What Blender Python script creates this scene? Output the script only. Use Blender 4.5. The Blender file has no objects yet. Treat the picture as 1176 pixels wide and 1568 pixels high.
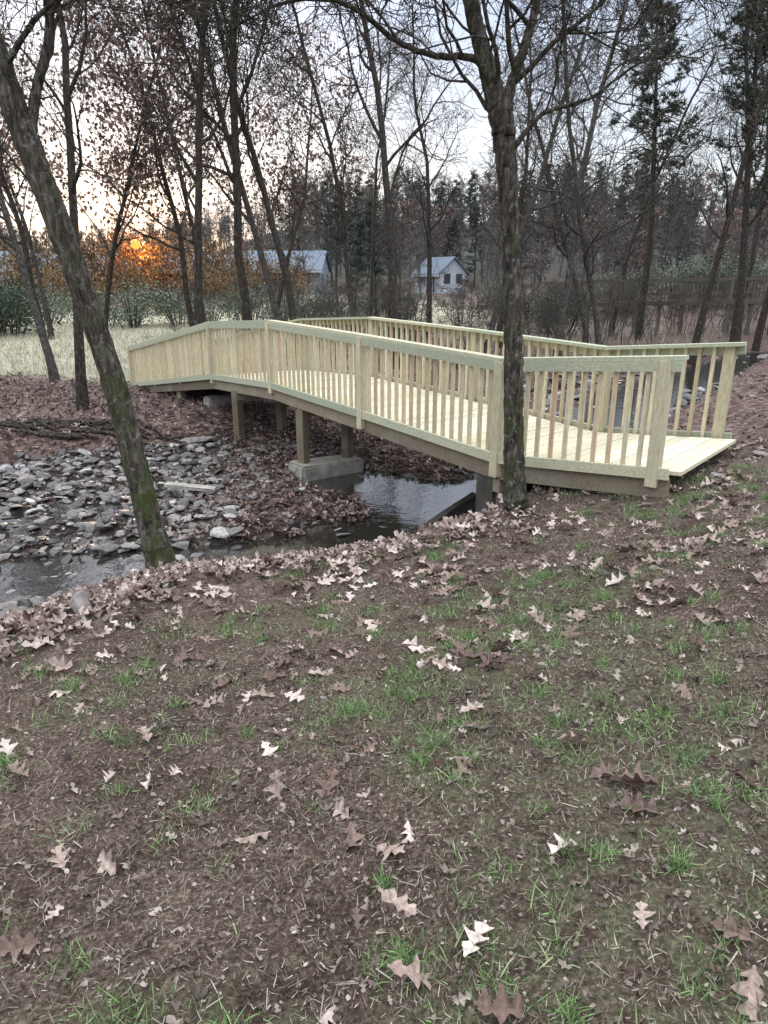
import bpy, math, random, time
import numpy as np
T0=time.time()
rng=np.random.default_rng(11); random.seed(11)
D=bpy.data; scene=bpy.context.scene
def link(o): scene.collection.objects.link(o); return o

# ---------------------------------------------------------------- mesh utils
class Acc:
    def __init__(s): s.V=[]; s.F=[]; s.n=0
    def add(s,V,F,mi=0):
        V=np.asarray(V,dtype=np.float32); F=np.asarray(F,dtype=np.int64)
        s.V.append(V); s.F.append((F+s.n,mi)); s.n+=len(V)
    def mesh(s,name,mats,smooth=False):
        V=np.concatenate(s.V); me=D.meshes.new(name)
        me.vertices.add(len(V)); me.vertices.foreach_set('co',V.ravel())
        loops=np.concatenate([f.ravel() for f,_ in s.F]).astype(np.int32)
        tot=np.concatenate([np.full(len(f),f.shape[1]) for f,_ in s.F]).astype(np.int32)
        mi=np.concatenate([np.full(len(f),m) for f,m in s.F]).astype(np.int32)
        st=np.concatenate([[0],np.cumsum(tot)[:-1]]).astype(np.int32)
        me.loops.add(len(loops)); me.loops.foreach_set('vertex_index',loops)
        me.polygons.add(len(tot)); me.polygons.foreach_set('loop_start',st)
        for m in mats: me.materials.append(m)
        me.polygons.foreach_set('material_index',mi)
        me.polygons.foreach_set('use_smooth',np.full(len(tot),smooth))
        me.update(calc_edges=True); me.validate()
        return me
    def obj(s,name,mats,smooth=False,parent=None):
        o=link(D.objects.new(name,s.mesh(name,mats,smooth)))
        if parent: o.parent=parent
        return o
def empty(name):
    e=D.objects.new(name,None); e.empty_display_size=.3; return link(e)
def rotm(az,tx,ty):
    az,tx,ty=map(np.asarray,(az,tx,ty)); n=len(az)
    def M(a,ax):
        c,s=np.cos(a),np.sin(a); R=np.zeros((n,3,3)); i,j=[(1,2),(2,0),(0,1)][ax]
        R[:,ax,ax]=1; R[:,i,i]=c; R[:,j,j]=c; R[:,i,j]=-s; R[:,j,i]=s; return R
    return M(az,2)@M(tx,0)@M(ty,1)
def scatter(acc,TV,TF,pos,R,S,mi=0):
    n=len(pos)
    if n==0: return
    TV=np.asarray(TV,float); TF=np.asarray(TF)
    S=np.asarray(S,float)
    if S.ndim==1: S=np.repeat(S[:,None],3,1)
    V=np.einsum('nij,nkj->nki',R,TV[None]*S[:,None,:])+pos[:,None,:]
    F=TF[None]+(np.arange(n)*len(TV))[:,None,None]
    acc.add(V.reshape(-1,3),F.reshape(-1,TF.shape[1]),mi)
BOXF=np.array([[0,1,2,3],[7,6,5,4],[0,4,5,1],[1,5,6,2],[2,6,7,3],[3,7,4,0]])
def beam(acc,p,q,w,h,mi=0,up=(0,0,1)):
    p=np.array(p,float); q=np.array(q,float); t=q-p; t/=np.linalg.norm(t)
    up=np.array(up,float); s=np.cross(t,up); s/=np.linalg.norm(s); u=np.cross(s,t)
    a,b=s*w/2,u*h/2
    acc.add([p-a-b,p+a-b,p+a+b,p-a+b,q-a-b,q+a-b,q+a+b,q-a+b],BOXF[:,::-1],mi)
def vpost(acc,p,z0,z1,w,d,yaw,mi=0):
    c,s=math.cos(yaw),math.sin(yaw)
    beam(acc,(p[0],p[1],z0),(p[0],p[1],z1),w,d,mi,up=(c,s,0))

# ---------------------------------------------------------------- noise + terrain
_nr=np.random.default_rng(3)
_oct=[(_nr.uniform(0,2*np.pi,10),_nr.uniform(0,6.28,10),_nr.uniform(.6,1.6,10)) for _ in range(12)]
def fn(x,y,scale,k=0):
    a,p,w=_oct[k]; v=0
    for i in range(10): v=v+np.sin((x*np.cos(a[i])+y*np.sin(a[i]))*w[i]*scale*2+p[i]+1.3*np.sin((x*np.sin(a[i]+1)-y*np.cos(a[i]+1))*scale*w[i]+p[i]*2))
    return v/4.5
def sstep(a,b,x):
    t=np.clip((x-a)/(b-a),0,1); return t*t*(3-2*t)
NEAR=[(-30,-6),(-12,.5),(-6,2.9),(-3.4,4.7),(-2.2,6.1),(-.8,6.4),(.4,7.0),(1.3,8.1),(2.2,9.1),(3.4,10.8),(5.4,13.4),(8.5,18),(13,24),(22,32),(45,48)]
FAR=[(45,56),(22,39),(13,30),(8,24.5),(4.5,20.5),(1.5,17),(-.5,14.8),(-3,13.2),(-4.2,11.8),(-6.5,11),(-12,9.5),(-30,4)]
POLY=np.array(NEAR+FAR,float)
MID=np.array([(-30,-1),(-12,5),(-6,7),(-2,8.6),(.5,10.2),(2.4,13),(5,17),(8,21.3),(13,27),(22,35.5),(45,52),(200,160)],float)
CH=np.array([(-30,0),(-8,4.4),(-3.9,6.3),(-1.8,6.9),(-.4,7.4),(.6,8.4),(1.6,9.7),(3,11.9),(6,17),(10,22.5),(16,29),(45,51)],float)
def segd(x,y,P,closed=False):
    best=np.full(x.shape,1e9); side=np.zeros(x.shape)
    n=len(P)
    for i in range(n if closed else n-1):
        a=P[i]; b=P[(i+1)%n]; d=b-a; L=d@d
        t=np.clip(((x-a[0])*d[0]+(y-a[1])*d[1])/L,0,1)
        dx=x-a[0]-t*d[0]; dy=y-a[1]-t*d[1]; dd=np.hypot(dx,dy)
        m=dd<best; best=np.where(m,dd,best); side=np.where(m,np.sign(d[0]*dy-d[1]*dx),side)
    return best,side
def inside(x,y,P):
    c=np.zeros(x.shape,bool); n=len(P); j=n-1
    for i in range(n):
        xi,yi=P[i]; xj,yj=P[j]
        m=((yi>y)!=(yj>y))&(x<(xj-xi)*(y-yi)/(yj-yi+1e-12)+xi); c^=m; j=i
    return c
def sdpoly(x,y):
    d,_=segd(x,y,POLY,True); return np.where(inside(x,y,POLY),-d,d)
def hillh(x,y):
    return (2.5+11*sstep(-60,-12,x)*(1-.3*sstep(40,120,x)))*sstep(92,170,y)+8*sstep(175,320,y)*sstep(-60,-12,x)
WL=-2.95
def terrain(x,y,full=False):
    x=np.asarray(x,float); y=np.asarray(y,float)
    sd=sdpoly(x,y); _,side=segd(x,y,MID)
    cd,_=segd(x,y,CH)
    Hn=np.clip(-1.6-.11*y+.17*np.maximum(x,0)+.05*np.minimum(x,0),-2.45,-.9)
    Hn=Hn+.025*fn(x,y,1.2,0)+.01*fn(x,y,5,1)
    Hf=-2.45-.3*sstep(12,22,y)+1.5*sstep(38,78,y)+.8*sstep(10,40,x)*sstep(30,50,y)+.05*fn(x,y,.5,2)+.015*fn(x,y,3,3)+hillh(x,y)
    near=side<0
    H=np.where(near,Hn,Hf)
    w=np.where(near,1.2,1.0+.6*sstep(10,30,y))
    wid=.66+.5*sstep(11,14,y)
    dep=.22-.09*(1-sstep(-3.4,-2.2,x))
    bed=-2.85-dep*(1-sstep(wid*.6,wid*1.35,cd))+.03*fn(x,y,2.2,4)+.022*fn(x,y,6,5)
    pond=np.exp(-(((x+4.2)/1.7)**2+((y-8.2)/1.7)**2))
    p2=np.exp(-(((x-.95)/1.45)**2+((y-9.2)/1.1)**2)**1.5)+.95*np.exp(-(((x+.45)/.95)**2+((y-10.15)/.7)**2)**1.5)
    bed=bed-.13*pond*(1+.7*fn(x,y,3,6))+.09*sstep(11,12.5,y)*(1-sstep(14,18,y))*(cd>1)
    bed=np.minimum(bed,bed*(1-np.clip(p2,0,1))+(-3.1+.03*fn(x,y,4,3))*np.clip(p2,0,1))
    bed=bed+.09*np.exp(-(((x+1.5)/.9)**2+((y-8.9)/1.0)**2))
    t=sstep(0,1,np.clip((sd+.1)/w+.05*fn(x,y,2.5,7)*(sd>0)*(sd<w),0,1))
    z=bed*(1-t)+H*t
    z=z+.07*np.exp(-((sd-1.45)/.3)**2)*near*(1-sstep(-.2,1.0,x))
    if full: return z,sd,near,cd,pond
    return z
def axis(lo,flo,fhi,hi,step,g=1.13):
    a=list(np.arange(flo,fhi,step)); s=step; v=a[-1]
    while v<hi: s*=g; v+=s; a.append(v)
    s=step; v=a[0]; b=[]
    while v>lo: s*=g; v-=s; b.append(v)
    return np.array(b[::-1]+a)
xs=axis(-700,-6.5,7.5,700,.055); ys=axis(-30,.2,13.5,900,.055)
X,Y=np.meshgrid(xs,ys); Z,SD,NR,CD,PO=terrain(X,Y,True)
Xf,Yf=X.ravel(),Y.ravel()

# ---------------------------------------------------------------- materials
def newmat(name):
    m=D.materials.new(name); m.use_nodes=True; nt=m.node_tree
    return m,nt,nt.nodes['Principled BSDF']
def nd(nt,t,**k):
    n=nt.nodes.new(t)
    for a,v in k.items(): setattr(n,a,v)
    return n
def ramp(nt,fac,stops,interp='LINEAR'):
    r=nd(nt,'ShaderNodeValToRGB'); r.color_ramp.interpolation=interp
    e=r.color_ramp.elements
    while len(e)<len(stops): e.new(.5)
    for i,(p,c) in enumerate(stops):
        e[i].position=p; e[i].color=(*c,1) if len(c)==3 else c
    nt.links.new(fac,r.inputs[0]); return r.outputs[0]
def noise(nt,scale,detail=4,vec=None,rough=.6):
    n=nd(nt,'ShaderNodeTexNoise'); n.inputs['Scale'].default_value=scale; n.inputs['Detail'].default_value=detail; n.inputs['Roughness'].default_value=rough
    if vec is not None: nt.links.new(vec,n.inputs['Vector'])
    return n.outputs['Fac']
def mix(nt,fac,a,b,mode='MIX'):
    n=nd(nt,'ShaderNodeMix',data_type='RGBA',blend_type=mode)
    for s,v in ((n.inputs[0],fac),(n.inputs[6],a),(n.inputs[7],b)):
        if isinstance(v,(int,float)): s.default_value=v
        elif isinstance(v,tuple): s.default_value=(*v,1)
        else: nt.links.new(v,s)
    return n.outputs[2]
def math_(nt,op,a,b=0.0,clamp=False):
    n=nd(nt,'ShaderNodeMath',operation=op,use_clamp=clamp)
    for s,v in ((n.inputs[0],a),(n.inputs[1],b)):
        if isinstance(v,(int,float)): s.default_value=v
        else: nt.links.new(v,s)
    return n.outputs[0]
def bump(nt,b,h,st=.5,dist=.02):
    n=nd(nt,'ShaderNodeBump'); n.inputs['Strength'].default_value=st; n.inputs['Distance'].default_value=dist
    nt.links.new(h,n.inputs['Height']); nt.links.new(n.outputs[0],b.inputs['Normal'])
def objco(nt,sc=(1,1,1)):
    t=nd(nt,'ShaderNodeTexCoord'); m=nd(nt,'ShaderNodeMapping'); m.inputs['Scale'].default_value=sc
    nt.links.new(t.outputs['Object'],m.inputs[0]); return m.outputs[0]
def island(name,stops,rough=.8,nscale=40,namt=.4,transl=0,spec=.3):
    m,nt,b=newmat(name); g=nd(nt,'ShaderNodeNewGeometry')
    c=ramp(nt,g.outputs['Random Per Island'],stops)
    if namt>.25:
        v=objco(nt); n=ramp(nt,noise(nt,nscale,2,v),[(.3,(1-namt,)*3),(.7,(1+namt*.3,)*3)])
        c=mix(nt,1.0,c,n,'MULTIPLY')
    nt.links.new(c,b.inputs['Base Color'])
    b.inputs['Roughness'].default_value=rough; b.inputs['Specular IOR Level'].default_value=spec
    return m
def ground_mat():
    m,nt,b=newmat('ground_soil_litter'); v=objco(nt)
    def at(n): a=nd(nt,'ShaderNodeAttribute',attribute_name=n); return a.outputs['Fac']
    fine=noise(nt,60,6,v,.75); med=noise(nt,9,4,v); big=noise(nt,1.6,3,v)
    soil=ramp(nt,fine,[(.32,(.024,.018,.015)),(.5,(.095,.073,.06)),(.68,(.27,.225,.195))])
    soil2=ramp(nt,med,[(.3,(.55,.5,.46)),(.7,(1.2,1.17,1.14))]); soil=mix(nt,1,soil,soil2,'MULTIPLY')
    soil=mix(nt,1,soil,ramp(nt,big,[(.35,(.75,.71,.69)),(.65,(1.15,1.13,1.12))]),'MULTIPLY')
    gr=ramp(nt,fine,[(.3,(.035,.04,.02)),(.55,(.10,.11,.06)),(.75,(.21,.22,.13))])
    gf=math_(nt,'MULTIPLY',at('grass'),ramp(nt,med,[(.40,(0,0,0)),(.62,(.7,.7,.7))]),True)
    c=mix(nt,gf,soil,gr)
    vo=nd(nt,'ShaderNodeTexVoronoi'); vo.inputs['Scale'].default_value=16; nt.links.new(v,vo.inputs['Vector'])
    lit=ramp(nt,vo.outputs['Color'],[(.1,(.04,.026,.022)),(.45,(.11,.075,.066)),(.75,(.20,.145,.128)),(.95,(.28,.215,.195))])
    lit=mix(nt,1,lit,ramp(nt,fine,[(.35,(.4,.4,.4)),(.6,(1.1,1.1,1.1))]),'MULTIPLY')
    c=mix(nt,at('litter'),c,lit)
    vb=nd(nt,'ShaderNodeTexVoronoi'); vb.inputs['Scale'].default_value=14; nt.links.new(v,vb.inputs['Vector'])
    bd=ramp(nt,vb.outputs['Color'],[(.1,(.018,.015,.013)),(.6,(.05,.041,.036)),(.95,(.12,.10,.09))])
    bd=mix(nt,1,bd,ramp(nt,fine,[(.35,(.5,.5,.5)),(.65,(1.1,1.1,1.1))]),'MULTIPLY')
    c=mix(nt,at('bed'),c,bd)
    fi=ramp(nt,noise(nt,3,5,v),[(.3,(.24,.24,.15)),(.55,(.40,.38,.29)),(.75,(.50,.48,.40))])
    c=mix(nt,at('field'),c,fi)
    wd=ramp(nt,noise(nt,.35,8,v,.7),[(.3,(.04,.045,.04)),(.6,(.09,.088,.078)),(.8,(.14,.13,.115))])
    c=mix(nt,at('hill'),c,wd)
    nt.links.new(c,b.inputs['Base Color']); b.inputs['Roughness'].default_value=.95; b.inputs['Specular IOR Level'].default_value=.15
    h=math_(nt,'ADD',fine,math_(nt,'MULTIPLY',med,1.5)); bump(nt,b,h,.9,.025)
    return m
GM=ground_mat()
nx,ny=len(xs),len(ys)
idx=np.arange(nx*ny).reshape(ny,nx)
F=np.stack([idx[:-1,:-1],idx[:-1,1:],idx[1:,1:],idx[1:,:-1]],-1).reshape(-1,4)
a=Acc(); a.add(np.stack([Xf,Yf,Z.ravel()],-1),F); ground=a.obj('ground',[GM],True)
def attr(n,v):
    at=ground.data.attributes.new(n,'FLOAT','POINT'); at.data.foreach_set('value',np.clip(v,0,1).ravel().astype(np.float32))
def litmask(X,Y,SD,NR,CD):
    nearpile=NR*np.exp(-((SD-1.1)/.75)**2)*(1-sstep(.3,1.2,X))
    right=NR*sstep(2.5,4.5,X)*sstep(6,8.5,Y)
    far=(~NR)*(SD>0)*(1-sstep(18,21,Y+.6*(X+8)))
    woods=(~NR)*(SD>0)*sstep(-4,2,X)*.8*(1-sstep(70,95,Y))
    bar=(SD<0)*(CD>1.0)*sstep(-3.2,-1.8,X+.3*fn(X,Y,1,8))*.85
    return np.clip(np.maximum.reduce([nearpile,right,far,woods,bar]),0,1)
LM=litmask(X,Y,SD,NR,CD)
def grassmask(x,y):
    return sstep(-.1,.7,fn(x,y,1.1,9)+.4*fn(x,y,2.9,10)+.55*np.exp(-(((x-.55)/.9)**2+((y-3.9)/.9)**2))+.35*np.exp(-(((x+1.1)/.8)**2+((y-2.9)/.5)**2)))
attr('litter',LM); attr('bed',(1-sstep(.1,.5,SD))*(1-LM))
attr('grass',grassmask(X,Y)*NR*(SD>.9)); attr('hill',sstep(85,120,Y)+sstep(90,150,np.abs(X)))
FIELD=(~NR)*sstep(18.5,21,Y+.5*(X+8))*(1-sstep(-5,-1,X))*(1-sstep(60,80,Y))+.8*np.exp(-(((X-3.5)/4)**2+((Y-52)/12)**2))
attr('field',FIELD)

# water
m_w,nt,b=newmat('creek_water'); b.inputs['Base Color'].default_value=(.02,.019,.016,1); b.inputs['Roughness'].default_value=.03; b.inputs['IOR'].default_value=2.4
b.inputs['Specular IOR Level'].default_value=.6
v=objco(nt); bump(nt,b,math_(nt,'ADD',noise(nt,5,2,v),math_(nt,'MULTIPLY',noise(nt,22,2,v),.3)),.2,.03)
a=Acc(); a.add([(p[0],p[1],WL) for p in POLY],[list(range(len(POLY)))]); a.obj('creek_water',[m_w])

M_leaf=island('fallen_oak_leaf',[(0,(.09,.056,.045)),(.25,(.18,.122,.102)),(.5,(.29,.215,.185)),(.75,(.42,.335,.295)),(1,(.58,.49,.45))],.7,60,.45)
M_leafd=island('damp_oak_leaf',[(0,(.05,.03,.025)),(.4,(.125,.082,.071)),(.75,(.22,.157,.138)),(1,(.37,.295,.265))],.65,40,.5)
M_straw=island('dry_grass',[(0,(.08,.067,.052)),(.4,(.19,.165,.13)),(.75,(.31,.28,.225)),(1,(.45,.41,.345))],.8,30,.2)
M_green=island('green_grass',[(0,(.055,.10,.035)),(.5,(.12,.21,.07)),(.85,(.19,.30,.11)),(1,(.33,.33,.21))],.6,20,.2)
M_stone=island('creek_stone',[(0,(.032,.03,.03)),(.5,(.10,.093,.091)),(.85,(.19,.18,.176)),(1,(.36,.35,.34))],.42,25,.5,0,.5)
M_mulch=island('mulch_bits',[(0,(.04,.03,.025)),(.5,(.13,.10,.084)),(.85,(.24,.20,.172)),(1,(.36,.31,.28))],.8,40,.2)

# ---------------------------------------------------------------- leaves
def oakleaf(seed,npt=12,curl=.25):
    r=np.random.default_rng(seed); t=np.linspace(0,1,npt)
    w=.34*np.sin(np.pi*np.clip(t,.02,.98))**.8*(.60+.40*np.cos(2*np.pi*3.1*t+r.uniform(2.4,3.6)))
    w[0]=.015; w[-1]=.03
    wl=w*r.uniform(.8,1.2,npt); wr=w*r.uniform(.8,1.2,npt)
    z=curl*2.4*(t-.5)**2*r.uniform(-.6,1.2)+.05*np.sin(t*7+r.uniform(0,6))
    c1,c2=r.uniform(-.1,1.5,2)
    sh=.06
    L=np.stack([-wl,t-.5+sh*(w>.2),z+c1*wl],-1); M=np.stack([.06*np.sin(3*t+r.uniform(0,3)),t-.5,z-.01],-1); R=np.stack([wr,t-.5+sh*(w>.2),z+c2*wr],-1)
    V=np.concatenate([L,M,R]); n=npt; F=[]
    for i in range(n-1): F+= [[i,n+i,n+i+1,i+1],[n+i,2*n+i,2*n+i+1,n+i+1]]
    return V,np.array(F)
OAK=[oakleaf(s,15) for s in range(14)]
OAKS=[oakleaf(s+20,7,.6) for s in range(6)]
def rnd(n,a,b): return rng.uniform(a,b,n)
def sample(n,x0,x1,y0,y1,maskf):
    x=rnd(n,x0,x1); y=rnd(n,y0,y1); z,sd,nr,cd,po=terrain(x,y,True)
    k=rng.random(n)<maskf(x,y,z,sd,nr,cd,po); return np.stack([x,y,z],-1)[k]
def putleaves(acc,P,tmpls,s0,s1,tilt,lift=.012,pw=1):
    k=rng.integers(0,len(tmpls),len(P))
    for i,(V,F) in enumerate(tmpls):
        p=P[k==i].copy(); n=len(p); p[:,2]+=rnd(n,.3,1)*lift
        scatter(acc,V,F,p,rotm(rnd(n,0,6.28),rng.normal(0,tilt,n)+np.where(rng.random(n)<.3,np.pi,0),rng.normal(0,tilt,n)),s0+(s1-s0)*rng.random(n)**pw)
a=Acc()
clump=lambda x,y: sstep(.1,.75,fn(x,y,1.6,11)+.5*fn(x,y,5,0))
P=sample(9500,-3.2,4.6,.75,7.5,lambda x,y,z,sd,nr,cd,po:nr*(sd>.9)*(.06+.5*clump(x,y)*sstep(-.4,1.2,x+y*.25)+.08*sstep(2.0,4,y)))
putleaves(a,P,OAK,.055,.155,.25,.025,1.2)
P=sample(19000,-4.6,1.8,2.6,7.2,lambda x,y,z,sd,nr,cd,po:nr*np.exp(-((sd-1.1)/.48)**2)*(1-.93*sstep(.2,1.3,x))*(.35+.65*sstep(-.5,.4,fn(x,y,2.6,6))+.5*(x<-1.5)))
putleaves(a,P,OAKS,.07,.15,.4,.05)
a.obj('fallen_leaves',[M_leaf])
a=Acc()
P=sample(24000,-6,4,6.3,15,lambda x,y,z,sd,nr,cd,po:(sd<0.3)*(z>WL-.02)*np.clip(.2+.75*sstep(-3.2,-1.8,x),0,1)*.9)
P[:,2]=np.maximum(P[:,2],WL+.01)
putleaves(a,P,OAKS,.06,.13,.35,.06)
P=sample(13000,-14,3,9,22,lambda x,y,z,sd,nr,cd,po:(~nr)*(sd>.1)*.8*(1-sstep(18,20.5,y+.5*(x+8))))
putleaves(a,P,OAKS,.09,.16,.35,.04)
P=sample(8000,2.5,16,6.5,26,lambda x,y,z,sd,nr,cd,po:(sd>.1)*.5)
putleaves(a,P,OAKS,.07,.14,.35,.03)
a.obj('leaf_litter',[M_leafd])
a=Acc()
BIT=(np.array([[-.5,-.2,0],[.3,-.35,.1],[.55,.1,0],[.1,.35,.15],[-.4,.25,.05]]),np.array([[0,1,2,3,4]]))
STK=(np.array([[-1,-.05,0],[1,-.07,.05],[1,.05,.05],[-1,.07,.0]]),np.array([[0,1,2,3]]))
P=sample(60000,-3.4,5,.7,7,lambda x,y,z,sd,nr,cd,po:nr*(sd>.5)*(1.15-.14*y))
n=len(P); P[:,2]+=rnd(n,.002,.01)
h=int(n*.6)
scatter(a,*BIT,P[:h],rotm(rnd(h,0,6.28),rng.normal(0,.5,h),rng.normal(0,.5,h)),.006+.017*rng.random(h)**2)
h2=n-h; scatter(a,*STK,P[h:],rotm(rnd(h2,0,6.28),rng.normal(0,.15,h2),rng.normal(0,.3,h2)),np.stack([.006+.03*rng.random(h2)**3,rnd(h2,.015,.03),rnd(h2,.02,.04)],-1))
P=sample(20000,-3.4,5,.7,7,lambda x,y,z,sd,nr,cd,po:nr*(sd>.5)*(1.15-.14*y)*(.5+.5*clump(x,y)))
putleaves(a,P,OAKS,.012,.065,.45,.012,2)
a.obj('ground_debris',[M_mulch])
BL=(np.array([[-.5,0,0],[.5,0,0],[.35,.12,.55],[-.35,.12,.55],[0,.5,1.]]),np.array([[0,1,2,3]])); BLT=np.array([[3,2,4]])
def blades(acc,P,h0,h1,w0,w1,tilt):
    n=len(P); R=rotm(rnd(n,0,6.28),rng.normal(0,tilt,n),rng.normal(0,tilt,n)); hh=rnd(n,h0,h1)
    S=np.stack([rnd(n,w0,w1),hh*rnd(n,.2,.9),hh],-1)
    V=np.einsum('nij,nkj->nki',R,BL[0][None]*S[:,None,:])+P[:,None,:]
    off=(np.arange(n)*5)[:,None,None]; base=acc.n
    acc.add(V.reshape(-1,3),(BL[1][None]+off).reshape(-1,4)); acc.F.append(((BLT[None]+off).reshape(-1,3)+base,0))
a=Acc()
P=sample(220000,-3.4,5.2,.7,7,lambda x,y,z,sd,nr,cd,po:nr*(sd>1.0)*(.95-.07*y)*(.22+.78*sstep(-.5,.4,fn(x,y,1.5,2))))
blades(a,P,.010,.042,.0012,.003,.8)
a.obj('dry_grass',[M_straw])
a=Acc()
P=sample(110000,-3.4,5.2,.7,6.8,lambda x,y,z,sd,nr,cd,po:nr*(sd>1.1)*(.015+grassmask(x,y)*sstep(-.1,.7,fn(x,y,4,3)))*.8)
blades(a,P,.015,.05,.0018,.0042,.6)
T=sample(1300,-3,4.6,.8,6.5,lambda x,y,z,sd,nr,cd,po:nr*(sd>1.2)*(.2+.8*grassmask(x,y)))
rr=[]
for t in T:
    k=random.randint(15,85); s=random.uniform(.012,.055); q=np.repeat(t[None],k,0); q[:,:2]+=rng.normal(0,s,(k,2)); rr.append(q)
rr=np.concatenate(rr); rr[:,2]=terrain(rr[:,0],rr[:,1]); blades(a,rr,.02,.08,.0018,.0045,.6)
a.obj('green_grass',[M_green])
a=Acc()
P=sample(22000,-24,-1,18,44,lambda x,y,z,sd,nr,cd,po:(~nr)*(1-sstep(-5,-1,x))*sstep(18.5,21,y+.5*(x+8)))
blades(a,P,.08,.32,.012,.03,.25)
P=sample(10000,-6,18,19,48,lambda x,y,z,sd,nr,cd,po:(~nr)*(sd>.5)*.8)
blades(a,P,.12,.5,.01,.025,.3)
a.obj('meadow_grass',[island('meadow_grass',[(0,(.20,.195,.13)),(.5,(.37,.35,.26)),(1,(.52,.50,.42))],.8,5,.2)])

# ---------------------------------------------------------------- stones
import bmesh
def ico(seed,flat=.6):
    bm=bmesh.new(); bmesh.ops.create_icosphere(bm,subdivisions=2,radius=1)
    V=np.array([v.co[:] for v in bm.verts]); F=np.array([[v.index for v in f.verts] for f in bm.faces]); bm.free()
    r=np.random.default_rng(seed)
    for _ in range(9):
        d=r.normal(size=3); d/=np.linalg.norm(d); c=r.uniform(.35,.8); s=V@d; V=V-np.maximum(s-c,0)[:,None]*d
    V=V*(1+r.normal(0,.03,(len(V),1))); V[:,2]*=flat; return V,F
ST=[ico(i,random.uniform(.35,.75)) for i in range(10)]
def stones(acc,P,s0,s1,sink=.25,pw=2.5):
    k=rng.integers(0,len(ST),len(P))
    for i,(V,F) in enumerate(ST):
        p=P[k==i].copy(); n=len(p); s=s0+(s1-s0)*rng.random(n)**pw; p[:,2]+=s*(.4-sink)
        scatter(acc,V,F,p,rotm(rnd(n,0,6.28),rng.normal(0,.25,n),rng.normal(0,.25,n)),np.stack([s*rnd(n,.8,1.5),s,s*rnd(n,.6,1.1)],-1))
a=Acc()
P=sample(5600,-6.5,-.3,4.3,12,lambda x,y,z,sd,nr,cd,po:(sd<.1)*(1-.85*sstep(-2.6,-1.4,x))*np.where(z<WL-.03,.5,1))
P[:,2]=np.maximum(P[:,2],-2.99); stones(a,P,.02,.13,.15,2.6)
P=sample(1500,-3,3.5,6.3,14,lambda x,y,z,sd,nr,cd,po:(sd<.2)*np.where(z<WL-.04,.10,.45))
P[:,2]=np.maximum(P[:,2],-3.0); stones(a,P,.02,.10)
P=sample(2600,2,16,10,30,lambda x,y,z,sd,nr,cd,po:(sd<.8)*np.where(z<WL,.35,.8))
stones(a,P,.05,.28)
P=sample(60,-3.4,4,1,6,lambda x,y,z,sd,nr,cd,po:nr*(sd>.9)*.5); stones(a,P,.01,.025)
a.obj('creek_stones',[M_stone])
MR=island('boulder_rock',[(0,(.14,.12,.115)),(1,(.22,.195,.185))],.8,12,.5)
for p,s in (((-1.98,4.1),(.12,.1,.17)),((-3.55,5.85),(.16,.13,.13)),((-3.35,12.1),(.42,.24,.24)),((-3.3,6.9),(.12,.1,.13)),((3.15,6.2),(.09,.06,.05)),((3.9,6.9),(.12,.08,.06)),((-2.4,7.6),(.1,.16,.1)),((-4.3,7.1),(.2,.14,.15)),((-3.9,9.3),(.18,.14,.12)),((-5.3,9.9),(.22,.16,.16)),((.15,7.9),(.14,.1,.12)),((.6,9.0),(.1,.08,.14))):
    a=Acc(); z=float(terrain(np.array([p[0]]),np.array([p[1]]))[0]); V,Fq=random.choice(ST)
    scatter(a,V,Fq,np.array([[p[0],p[1],z+s[2]*.25]]),rotm([random.uniform(0,6)],[.15],[.1]),np.array([s]))
    a.obj('boulder',[MR])

# ---------------------------------------------------------------- footbridge
def wood(name,stops,sc=(3,3,3),ns=8,gt=.4):
    m,nt,b=newmat(name); g=nd(nt,'ShaderNodeNewGeometry'); c=ramp(nt,g.outputs['Random Per Island'],stops)
    v=objco(nt,sc); n1=noise(nt,ns,6,v,.65)
    c=mix(nt,1,c,ramp(nt,n1,[(.3,(.66,.64,.60)),(.65,(1.08,1.08,1.06))]),'MULTIPLY')
    w=nd(nt,'ShaderNodeTexNoise'); w.inputs['Scale'].default_value=1.7; nt.links.new(objco(nt),w.inputs['Vector'])
    c=mix(nt,ramp(nt,w.outputs['Fac'],[(.5,(0,0,0)),(.8,(gt,)*3)]),c,(.33,.36,.28))
    nt.links.new(c,b.inputs['Base Color']); b.inputs['Roughness'].default_value=.75; b.inputs['Specular IOR Level'].default_value=.2
    bump(nt,b,n1,.3,.004); return m
M_new=wood('treated_pine',[(0,(.43,.37,.245)),(.35,(.54,.48,.335)),(.7,(.61,.56,.41)),(.9,(.59,.49,.345)),(1,(.53,.36,.24))],(8,8,1.2))
M_post=wood('treated_pine_post',[(0,(.41,.38,.27)),(.5,(.49,.45,.32)),(1,(.56,.51,.37))],(8,8,1.2))
M_rail=wood('treated_pine_rail',[(0,(.36,.39,.30)),(.5,(.43,.45,.34)),(1,(.51,.49,.36))],(4,4,9))
M_deck=wood('deck_board',[(0,(.51,.47,.345)),(.5,(.61,.57,.43)),(1,(.69,.65,.51))],(6,6,6),8,.25)
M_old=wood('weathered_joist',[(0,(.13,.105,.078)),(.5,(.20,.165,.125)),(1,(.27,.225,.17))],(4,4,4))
M_conc,nt,b=newmat('concrete'); v=objco(nt)
c=ramp(nt,noise(nt,7,8,v,.7),[(.3,(.15,.14,.12)),(.55,(.28,.265,.235)),(.75,(.40,.385,.345))]); nt.links.new(c,b.inputs['Base Color']); b.inputs['Roughness'].default_value=.9; bump(nt,b,noise(nt,40,5,v),.4,.01)
BR=empty('wooden_footbridge')
Np=np.array([(2.44,5.97,-1.62),(1.21,7.0,-1.745),(-.26,9.09,-1.665),(-1.79,11.27,-1.60),(-3.25,13.35,-1.73),(-6.77,18.8,-2.66)])
W=1.9
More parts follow.
